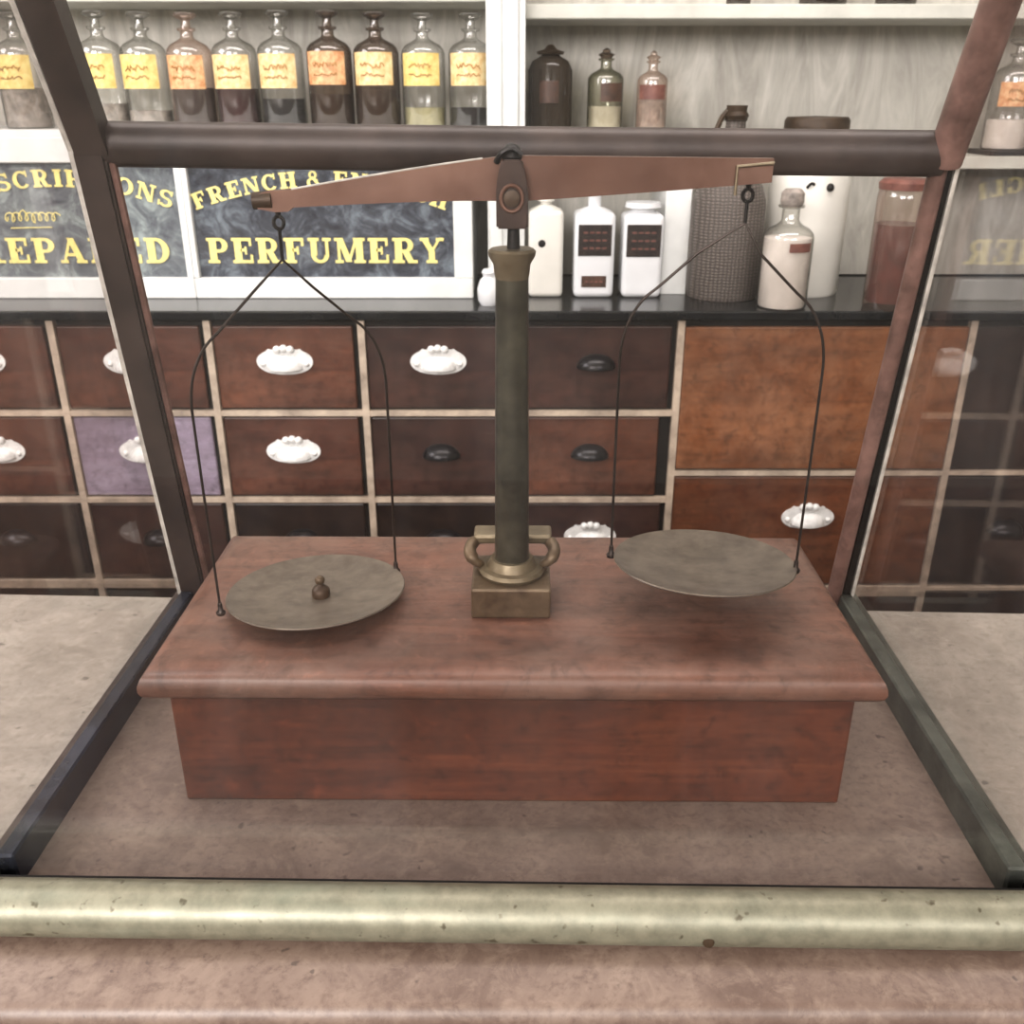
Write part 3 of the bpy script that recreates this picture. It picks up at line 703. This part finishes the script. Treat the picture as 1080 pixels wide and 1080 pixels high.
def text_line(s, X0, X1, zb, h, y, parent, name, mat, sag=0.0):
    """serif lettering between X0 and X1; sag > 0 bends it into an arch"""
    gl = [glyph(c) for c in s]; gap = 0.12
    tot = sum(w for _, w in gl) + gap * (len(gl) - 1)
    k = (X1 - X0) / (tot * h); bm = NB(); u = 0
    half = (X1 - X0) / 2; xc = (X0 + X1) / 2
    Rr = (half * half + sag * sag) / (2 * sag) if sag else None
    faces = []
    for i_, (polys, w) in enumerate(gl):
        xm = X0 + (u + w / 2) * h * k
        if Rr:
            a = (xm - xc) / half * math.asin(half / Rr)
            cx_ = xc + Rr * math.sin(a); cz_ = zb + sag - Rr + Rr * math.cos(a); rot = -a
        else: cx_, cz_, rot = xm, zb, 0
        for n_, p in enumerate(polys):
            vs = []
            for (px_, pz_) in p:
                lx = (px_ - w / 2) * h * k; lz = pz_ * h
                vs.append(bm.verts.new((cx_ + lx * math.cos(rot) - lz * math.sin(rot), y - 0.0004 * (n_ % 5) * 0.2, cz_ + lx * math.sin(rot) + lz * math.cos(rot))))
            bm.faces.new(vs)
        u += w + gap
    return obj(name, bm, mat, parent)

def sx(px, py=230): return Xat(px, SY, Zat(py, SY))
def sign_cabinet(x0p, x1p, label, glass, frame_l, frame_r, gx0, gx1):
    x0, x1, g0, g1 = sx(x0p), sx(x1p), sx(gx0), sx(gx1)
    t = thing('lettered_cabinet', label, 'cabinet', ((x0 + x1) / 2, SY, TOPZ), group=None)
    zt, zb = Zat(172, SY), Zat(293, SY)
    bm = NB()
    box(bm, x0, x1, SY, 2.11, SZ - 0.012, SZ, 0.001, 1)
    if x1p > 400: box(bm, x1, 0.004, 1.894, 2.11, SZ - 0.012, SZ)
    box(bm, x0, x1, SY + 0.02, 2.11, TOPZ, TOPZ + 0.01)
    box(bm, x0, x0 + 0.008, SY + 0.02, 2.11, TOPZ, SZ - 0.012); box(bm, x1 - 0.008, x1, SY + 0.02, 2.11, TOPZ, SZ - 0.012)
    obj('carcass', bm, M['white_paint'], t)
    bm = NB()
    box(bm, x0, x1, SY - 0.004, SY + 0.02, zt, SZ - 0.012, 0.002, 1); box(bm, x0, x1, SY - 0.004, SY + 0.02, TOPZ, zb, 0.002, 1)
    box(bm, x0, g0, SY - 0.004, SY + 0.02, zb, zt, 0.001, 1); box(bm, g1, x1, SY - 0.004, SY + 0.02, zb, zt, 0.001, 1)
    obj('frame', bm, M['white_paint'], t)
    bm = NB(); box(bm, g0, g1, SY + 0.008, SY + 0.012, zb, zt)
    p = obj('glass_panel', bm, M[glass], t)
    return t, p
t1, p1 = sign_cabinet(-190, 197, 'white framed glass cabinet with arched gilt word PRESCRIPTIONS over PREPARED', 'sign_pale', 0, 0, -172, 190)
text_line('PRESCRIPTIONS', sx(-56), sx(181), Zat(221, SY), 0.031, SY + 0.006, p1, 'lettering', M['gilt'], 0.040)
text_line('PREPARED', sx(-62), sx(173), Zat(278, SY), 0.047, SY + 0.006, p1, 'lettering', M['gilt'])
bm = NB()
pth = [(sx(4 + 56 * k / 40 + 3.2 * math.cos(k * 1.25)), SY + 0.005, Zat(229 + (4.5 + 3 * (k % 7 == 0)) * math.sin(k * 1.25), SY)) for k in range(41)]
tube(bm, smooth_path(pth, 2), 0.0011, 5); tube(bm, [(sx(8), SY + 0.005, Zat(241, SY)), (sx(52), SY + 0.005, Zat(240, SY))], 0.0010, 6)
obj('flourish', bm, M['gilt'], p1)
t2, p2 = sign_cabinet(197.3, 498, 'white framed glass cabinet with arched gilt words over PERFUMERY', 'sign_dark', 0, 0, 203, 478)
text_line('FRENCH & ENGLISH', sx(207), sx(469), Zat(222, SY), 0.029, SY + 0.006, p2, 'lettering', M['gilt'], 0.041)
text_line('PERFUMERY', sx(213), sx(467), Zat(278, SY), 0.047, SY + 0.006, p2, 'lettering', M['gilt'])

# ---- bottles -------------------------------------------------------------
def label_patch(bm, r, z0, z1, a0=-150, a1=-30, n=14):
    lo = []; hi = []
    for k in range(n + 1):
        a = R(a0 + (a1 - a0) * k / n); lo.append(bm.verts.new((r * math.cos(a), r * math.sin(a), z0))); hi.append(bm.verts.new((r * math.cos(a), r * math.sin(a), z1)))
    for k in range(n): bm.faces.new((lo[k], lo[k + 1], hi[k + 1], hi[k]))
def bottle(name, label, cat, loc, r, h, glass, contents=None, level=0.3, lab=None, labz=(0.36, 0.62), lab2=None, shoulder=0.66, neck=0.30, stopper='flat', stmat=None, group=None, ink=True, laba=(-150, -40), neckh=0.86):
    t = thing(name, label, cat, loc, 0, group)
    bm = NB()
    nr = r * neck
    prof = [(0, 0.001), (r * 0.93, 0.0), (r, 0.004), (r, h * shoulder), (r * 0.96, h * (shoulder + 0.035)), (r * 0.80, h * (shoulder + 0.075)), (r * 0.52, h * (shoulder + 0.105)), (nr * 1.15, h * (shoulder + 0.13)), (nr, h * (shoulder + 0.15)), (nr, h * (neckh - 0.02)), (nr * 1.45, h * (neckh - 0.01)), (nr * 1.5, h * (neckh + 0.01)), (nr * 0.9, h * (neckh + 0.015))]
    lathe(bm, prof, (0, 0, 0), 28)
    obj('glass_body', bm, M[glass], t, ORG, True)
    bm = NB(); sm = M[stmat] if stmat else M[glass]
    if stopper == 'flat':
        lathe(bm, [(nr * 0.85, h * (neckh + 0.0)), (nr * 0.7, h * (neckh + 0.04)), (nr * 0.7, h * (neckh + 0.075)), (nr * 1.75, h * 0.965), (nr * 1.9, h * 0.985), (nr * 1.6, h), (0, h)], (0, 0, 0), 20)
    elif stopper == 'spire':
        lathe(bm, [(nr * 0.9, h * neckh), (nr * 1.1, h * (neckh + .03)), (nr * 1.6, h * (neckh + .055)), (nr * 0.7, h * (neckh + .085)), (nr * 0.75, h * .97), (0, h)], (0, 0, 0), 20)
    else:
        lathe(bm, [(nr * 1.1, h * (neckh - 0.01)), (nr * 1.35, h * (neckh + 0.03)), (nr * 1.3, h * .97), (nr * 0.9, h), (0, h)], (0, 0, 0), 20)
    obj('stopper', bm, sm, t, ORG, True)
    if contents:
        bm = NB(); lathe(bm, [(0, 0.003), (r * 0.90, 0.003), (r * 0.93, 0.008), (r * 0.93, h * level), (0, h * level)], (0, 0, 0), 24)
        obj('contents', bm, M[contents], t, ORG, True)
    if lab:
        bm = NB(); label_patch(bm, r * 1.012, h * labz[0], h * labz[1], *laba)
        lo_ = obj('label', bm, M[lab], t, ORG, True)
        if ink:
            bm = NB(); zc_ = h * (labz[0] + labz[1]) / 2
            for zz_, am in ((zc_ + h * 0.03, 0.028), (zc_ - h * 0.05, 0.016)):
                n_ = 22; a_ = [R(laba[0] + 24 + (laba[1] - laba[0] - 48) * q / n_) for q in range(n_ + 1)]
                tube(bm, [(r * 1.02 * math.cos(q), r * 1.02 * math.sin(q), zz_ + h * am * random.uniform(-1, 1)) for q in a_], 0.0011, 5)
            obj('lettering', bm, M['label_ink'], lo_, ORG)
    if lab2:
        bm = NB(); label_patch(bm, r * 1.012, h * lab2[1], h * lab2[2], *laba); obj('label', bm, M[lab2[0]], t, ORG, True)
    return t
BY = 1.945; BH = 0.197; BR = 0.0415
G = 'stoppered bottles in a row above the lettered cabinets'
specs = [  # px, glass, contents, level, label material, wording
    (-36, 'g_clear', 'liq_red', .5, 'label_yellow', 'clear stoppered bottle with dark red contents, far left end of the upper row'),
    (24, 'g_clear', 'liq_grey', .36, 'label_yellow', 'clear stoppered bottle of grey powder outside the left post of the case'),
    (110, 'g_clear', 'liq_grey', .22, 'label_yellow', 'clear yellow-labelled bottle nearly empty, first right of the left case post'),
    (155, 'g_clear', 'liq_grey', .16, 'label_yellow', 'clear yellow-labelled bottle nearly empty, second right of the left case post'),
    (203, 'g_pink', 'liq_black', .36, 'label_orange', 'pink-tinted stoppered bottle with faded orange label and blackish liquid'),
    (250, 'g_clear', 'liq_red', .35, 'label_cream', 'clear stoppered bottle with dark red liquid and cream label'),
    (298, 'g_clear', 'liq_black', .26, 'label_cream', 'clear stoppered bottle a quarter full of black liquid beside smoky brown bottle'),
    (349, 'g_brown', 'liq_brown', .30, 'label_orange', 'smoky brown stoppered bottle with orange label, darkest of the row'),
    (398, 'g_brown', 'liq_brown', .34, 'label_cream', 'smoky brown stoppered bottle with cream label and tall dark stopper'),
    (447, 'g_clear', 'liq_yellow', .19, 'label_yellow', 'clear stoppered bottle with shallow yellowish liquid'),
    (497, 'g_clear', 'liq_black', .19, 'label_cream', 'clear stoppered bottle with shallow black liquid beside white pilaster'),
]
for px, gl, ct, lv, lb, wd in specs:
    x = Xat(px, BY, SZ + 0.08)
    bottle('stoppered_bottle', wd, 'bottle', (x, BY, SZ), BR * random.uniform(.97, 1.02), BH * random.uniform(.985, 1.01), gl, ct, lv, lb, (0.35, 0.64) if px < 300 else (0.38, 0.66), group=G, neck=0.27, shoulder=0.655)
# middle short shelf
G2 = 'bottles on the short shelf'
t = thing('ribbed_jar', 'dark ribbed square-shouldered jar on short shelf against the pilaster', 'jar', (Xat(580, 1.99, mz + 0.06), 1.99, mz))
bm = NB(); hh = Zat(52, 1.99) - mz
lathe(bm, [(0, 0), (0.038, 0), (0.040, 0.006), (0.040, hh * .78), (0.034, hh * .86), (0.018, hh * .92), (0.015, hh * .96), (0, hh * .96)], (0, 0, 0), 24)
for k in range(12):
    a = 2 * math.pi * k / 12
    tube(bm, [(0.040 * math.cos(a), 0.040 * math.sin(a), 0.008), (0.040 * math.cos(a), 0.040 * math.sin(a), hh * .76)], 0.002, 6)
obj('glass_body', bm, M['g_dark'], t, ORG, True)
bm = NB(); lathe(bm, [(0, hh * .93), (0.024, hh * .94), (0.027, hh * .97), (0.012, hh), (0.006, hh * 1.05), (0, hh * 1.06)], (0, 0, 0), 20); obj('lid', bm, M['base_dark'], t, ORG, True)
bm = NB(); label_patch(bm, 0.0425, hh * .35, hh * .62, -120, -70); obj('label', bm, M['label_brown'], t, ORG, True)
bottle('apothecary_bottle', 'greenish spired-stopper bottle with brown label on short shelf', 'bottle', (Xat(638, 1.98, mz + .05), 1.98, mz), 0.034, Zat(50, 1.98) - mz, 'g_green', 'powder', .30, 'label_brown', (0.36, 0.58), shoulder=.62, stopper='spire', stmat='g_brown', ink=False, group=G2, laba=(-110, -30))
bottle('apothecary_bottle', 'pinkish clear spired-stopper bottle with red-brown label band on short shelf', 'bottle', (Xat(687, 1.98, mz + .05), 1.98, mz), 0.029, Zat(53, 1.98) - mz, 'g_pink', 'liq_grey', .40, 'label_red', (0.40, 0.58), shoulder=.62, stopper='spire', ink=False, group=G2)
# cut-off vessels on the upper shelf
for px, r_, h_, wd in ((779, 0.022, 0.12, 'small dark jar on upper shelf, narrowest of the three'), (868, 0.042, 0.16, 'wide dark jar in the middle of the upper shelf'), (945, 0.036, 0.16, 'dark jar on upper shelf nearest the right case post')):
    bottle('dark_jar', wd, 'jar', (Xat(px, 1.97, uz1), 1.975, uz1), r_, h_, 'g_brown', 'liq_black', .6, group='dark jars on the upper shelf', neck=.6)

# milk glass jars on the worktop
def milk(px, y0, w, ytop, ybody, label, labs, Y=1.90, dot=False, mat='milk', name='milk_glass_bottle', neckw=.32):
    zt = Zat(ytop, Y); zb = Zat(ybody, Y); r = w / 2 * 1.80 / 1000
    x = Xat(px, Y, TOPZ + .06)
    t = thing(name, label, 'bottle', (x, Y, TOPZ), group='white milk-glass bottles on the worktop')
    H = zt - TOPZ; hb = zb - TOPZ
    bm = NB()
    # square-section body with rounded edges, drawn in to a round neck
    box(bm, -r, r, -r, r, 0, hb, r * 0.28, 4)
    obj('glass_body', bm, M[mat], t, ORG, True)
    bm = NB(); lathe(bm, [(r * .85, hb - .001), (r * .6, hb + .004), (r * neckw, hb + .008), (r * neckw, H * .93), (r * neckw * 1.5, H * .94), (r * neckw * 1.4, H * .99), (0, H)], (0, 0, 0), 22)
    obj('neck', bm, M[mat], t, ORG, True)
    for (l0, l1, wf, mt) in labs:
        bm = NB(); z1 = Zat(l0, Y - r) - TOPZ; z0 = Zat(l1, Y - r) - TOPZ
        box(bm, -r * wf, r * wf, -r - .0012, -r + .001, z0, z1, .0005, 1); lo_ = obj('label', bm, M[mt], t, ORG)
        bm = NB()
        n = 3 if (z1 - z0) > .03 else 1
        for q in range(n):
            zz = z0 + (z1 - z0) * (q + 1) / (n + 1)
            for k in range(4):
                a = -r * wf * .7 + k * r * wf * .38
                box(bm, a, a + r * wf * .26, -r - .0018, -r - .001, zz - .0016, zz + .0016)
        obj('lettering', bm, M['label_red'], lo_, ORG)
    if dot:
        bm = NB(); lathe(bm, [(0, .002), (.007, .001), (.0075, 0), (0, 0)], (0, 0, 0), 18)
        bmesh.ops.rotate(bm, verts=bm.verts, cent=(0, 0, 0), matrix=Matrix.Rotation(R(90), 3, 'X'))
        bmesh.ops.translate(bm, verts=bm.verts, vec=(Xat(571, Y, Zat(257, Y)) - x, -r + .0005, Zat(257, Y - r) - TOPZ)); obj('black_dot', bm, M['black_iron'], t, ORG)
    return t
milk(575, 308, 37, 205, 220, 'off-white square bottle with a small black dot beside the scale column', [], dot=True, mat='stone')
milk(625, 308, 43, 197, 222, 'white square bottle with dark label and smaller lower label, narrow neck', [(237, 270, .82, 'label_black'), (291, 303, .62, 'label_brown')])
milk(675, 308, 43, 212, 224, 'white square bottle with one dark label and wide neck', [(237, 271, .84, 'label_black')], neckw=.6)
t = thing('white_jug', 'small rounded white jar partly hidden behind the foot of the pilaster', 'jar', (Xat(516, 1.82, TOPZ + .03), 1.80, TOPZ), group=None)
t['label'] = 'small rounded white jar on the worktop just left of the scale column'
bm = NB(); lathe(bm, [(0, 0), (.016, 0), (.021, .008), (.022, .03), (.017, .045), (.011, .052), (.012, .058), (0, .058)], (0, 0, 0), 24); obj('glass_body', bm, M['milk'], t, ORG, True)
bm = NB(); lathe(bm, [(.012, .058), (.014, .060), (.010, .066), (0, .067)], (0, 0, 0), 20); obj('lid', bm, M['milk'], t, ORG, True)
# woven jug
JY = 1.885; jx = Xat(764, JY, TOPZ + .08)
t = thing('woven_demijohn', 'tall grey-brown wicker-covered demijohn with dark stopper on the worktop', 'demijohn', (jx, JY, TOPZ))
H = Zat(111, JY) - TOPZ; hb = Zat(190, JY) - TOPZ; r = .069
bm = NB(); lathe(bm, [(0, 0), (r * .95, 0), (r, .008), (r * 1.02, hb * .5), (r, hb * .82), (r * .88, hb * .95), (r * .62, hb * 1.08), (r * .38, hb * 1.18), (r * .28, hb * 1.25), (r * .26, H * .92), (r * .32, H * .93), (0, H * .93)], (0, 0, 0), 40)
obj('body', bm, M['jug'], t, ORG, True)
bm = NB(); lathe(bm, [(r * .27, H * .92), (r * .33, H * .95), (r * .26, H * .97), (r * .28, H * 1.0), (0, H)], (0, 0, 0), 20)
tube(bm, smooth_path([(-.012, 0, H * .985), (-.026, 0, H * .94), (-.034, 0, H * .88)], 4), .005, 8)
obj('stopper', bm, M['base_dark'], t, ORG, True)
# white canister with dark lid
CY = 1.935; cx = Xat(847, CY, TOPZ + .1)
t = thing('white_canister', 'large white cylindrical canister with dark lid behind the clear powder bottle', 'canister', (cx, CY, TOPZ))
H = Zat(139, CY) - TOPZ; r = .076
bm = NB(); lathe(bm, [(0, 0), (r * .96, 0), (r, .006), (r, H * .93), (r * .9, H * .97), (r * .78, H * .985), (0, H * .985)], (0, 0, 0), 40); obj('body', bm, M['stone'], t, ORG, True)
bm = NB(); lathe(bm, [(0, H * .98), (r * .76, H * .98), (r * .79, H), (r * .79, H + .020), (r * .74, H + .026), (0, H + .028)], (0, 0, 0), 32); obj('lid', bm, M['base_dark'], t, ORG, True)
for q, (ax, az) in enumerate(((857, 196), (876, 198))):
    bm = NB(); hz_ = Zat(az, CY - r) - TOPZ; lx = Xat(ax, CY - r, TOPZ + hz_) - cx; ly = -math.sqrt(max(r * r - lx * lx, 0))
    if q == 0: tube(bm, smooth_path([(lx - .009, ly + .001, hz_ - .004), (lx - .003, ly - .002, hz_ + .004), (lx + .004, ly - .001, hz_ + .002)], 4), .0028, 8)
    else: bmesh.ops.create_uvsphere(bm, u_segments=12, v_segments=8, radius=.0078, matrix=Matrix.Translation((lx, ly, hz_)))
    obj('black_stud', bm, M['black_iron'], t, ORG, True)
# clear bottle of white powder, red jar
PY = 1.778
bottle('powder_bottle', 'clear glass bottle full of white powder with small red-brown label, at worktop edge', 'bottle', (Xat(827, PY, TOPZ + .06), PY, TOPZ), .0455, Zat(199, PY) - TOPZ, 'g_clear', 'powder', .60, 'label_red', (0.50, 0.575), lab2=None, shoulder=.60, neck=.34, stopper='cork', stmat='liq_grey', ink=False, laba=(-100, -45), neckh=.86)
t = thing('red_jar', 'tall clear jar of dark red contents with rusty lid beside the right case post', 'jar', (Xat(940, PY, TOPZ + .06), PY, TOPZ))
H = Zat(188, PY) - TOPZ; r = .044
bm = NB(); lathe(bm, [(0, 0), (r * .96, 0), (r, .005), (r, H * .86), (r * .95, H * .92), (r * .9, H * .93)], (0, 0, 0), 30); obj('glass_body', bm, M['g_pink'], t, ORG, True)
bm = NB(); lathe(bm, [(0, .012), (r * .93, .012), (r * .93, H * .66), (0, H * .64)], (0, 0, 0), 30); obj('contents', bm, M['blood'], t, ORG, True)
bm = NB(); lathe(bm, [(0, H * .92), (r * 1.0, H * .92), (r * 1.02, H * .97), (r * .85, H), (0, H)], (0, 0, 0), 30); obj('lid', bm, M['label_red'], t, ORG, True)
# right end shelf bottles on a dark tray
tr_z = rz1
x0, x1 = Xat(1034, 1.93, tr_z), Xat(1110, 1.93, tr_z)
bm = NB(); box(bm, x0, x1 + .12, 1.89, 1.99, tr_z, tr_z + .009, .001, 1)
tag(obj('black_tray', bm, M['black_iron']), 'thin black tray under the bottles at far right shelf', 'tray')
for px, r_, lb, wd in ((1063, .040, 'label_orange', 'clear pale bottle with orange label on black tray at far right'), (1118, .040, 'label_cream', 'clear bottle with cream label on black tray, partly out of frame')):
    bottle('tray_bottle', wd, 'bottle', (Xat(px, 1.94, tr_z + .06), 1.94, tr_z + .009), r_, .19, 'g_clear', 'powder', .28, lb, (.4, .62), group='bottles on the black tray')

# ---- light ---------------------------------------------------------------
def area(name, loc, rot, sx_, sy_, e, col=(1, 1, 1)):
    l = bpy.data.lights.new(name, 'AREA'); l.shape = 'RECTANGLE'; l.size = sx_; l.size_y = sy_; l.energy = e; l.color = col
    o = bpy.data.objects.new(name, l); COL.objects.link(o); o.location = loc; o.rotation_euler = rot; return o
area('street_daylight', (-1.32, -2.50, 2.3), (R(80), 0, 0), 1.9, 1.05, 150, (1.0, 0.975, 0.965))
area('street_daylight', (1.32, -2.50, 2.3), (R(80), 0, 0), 1.9, 1.05, 55, (1.0, 0.975, 0.965))
area('fill_light', (0.1, 1.0, 2.95), (0, 0, 0), 2.6, 0.6, 45, (1.0, 0.955, 0.93))  # added overhead fill, no fixture hangs here
area('fill_light', (-2.2, 0.6, 2.4), (0, R(-60), 0), 1.0, 1.4, 45, (0.98, 0.97, 1.0))  # added side fill angled in from the left
wd = bpy.data.worlds.new('World'); SC.world = wd; wd.use_nodes = True
wd.node_tree.nodes['Background'].inputs[0].default_value = (0.80, 0.88, 1.0, 1)
wd.node_tree.nodes['Background'].inputs[1].default_value = 1.0

# ---- camera --------------------------------------------------------------
cd = bpy.data.cameras.new('Camera'); cam = bpy.data.objects.new('Camera', cd); COL.objects.link(cam)
cam.location = (0, 0, ZC + CAM_H); cam.rotation_euler = (R(90) - PITCH, 0, 0)
cd.sensor_width = 36; cd.sensor_height = 36; cd.lens = 36 * FPX / 1080; cd.clip_start = 0.01
cd.dof.use_dof = True; cd.dof.focus_distance = 0.68; cd.dof.aperture_fstop = 16
SC.camera = cam
SC.view_settings.view_transform = 'Standard'
SC.view_settings.look = 'Medium High Contrast'
SC.view_settings.exposure = 0.0
SC.cycles.transparent_max_bounces = 24
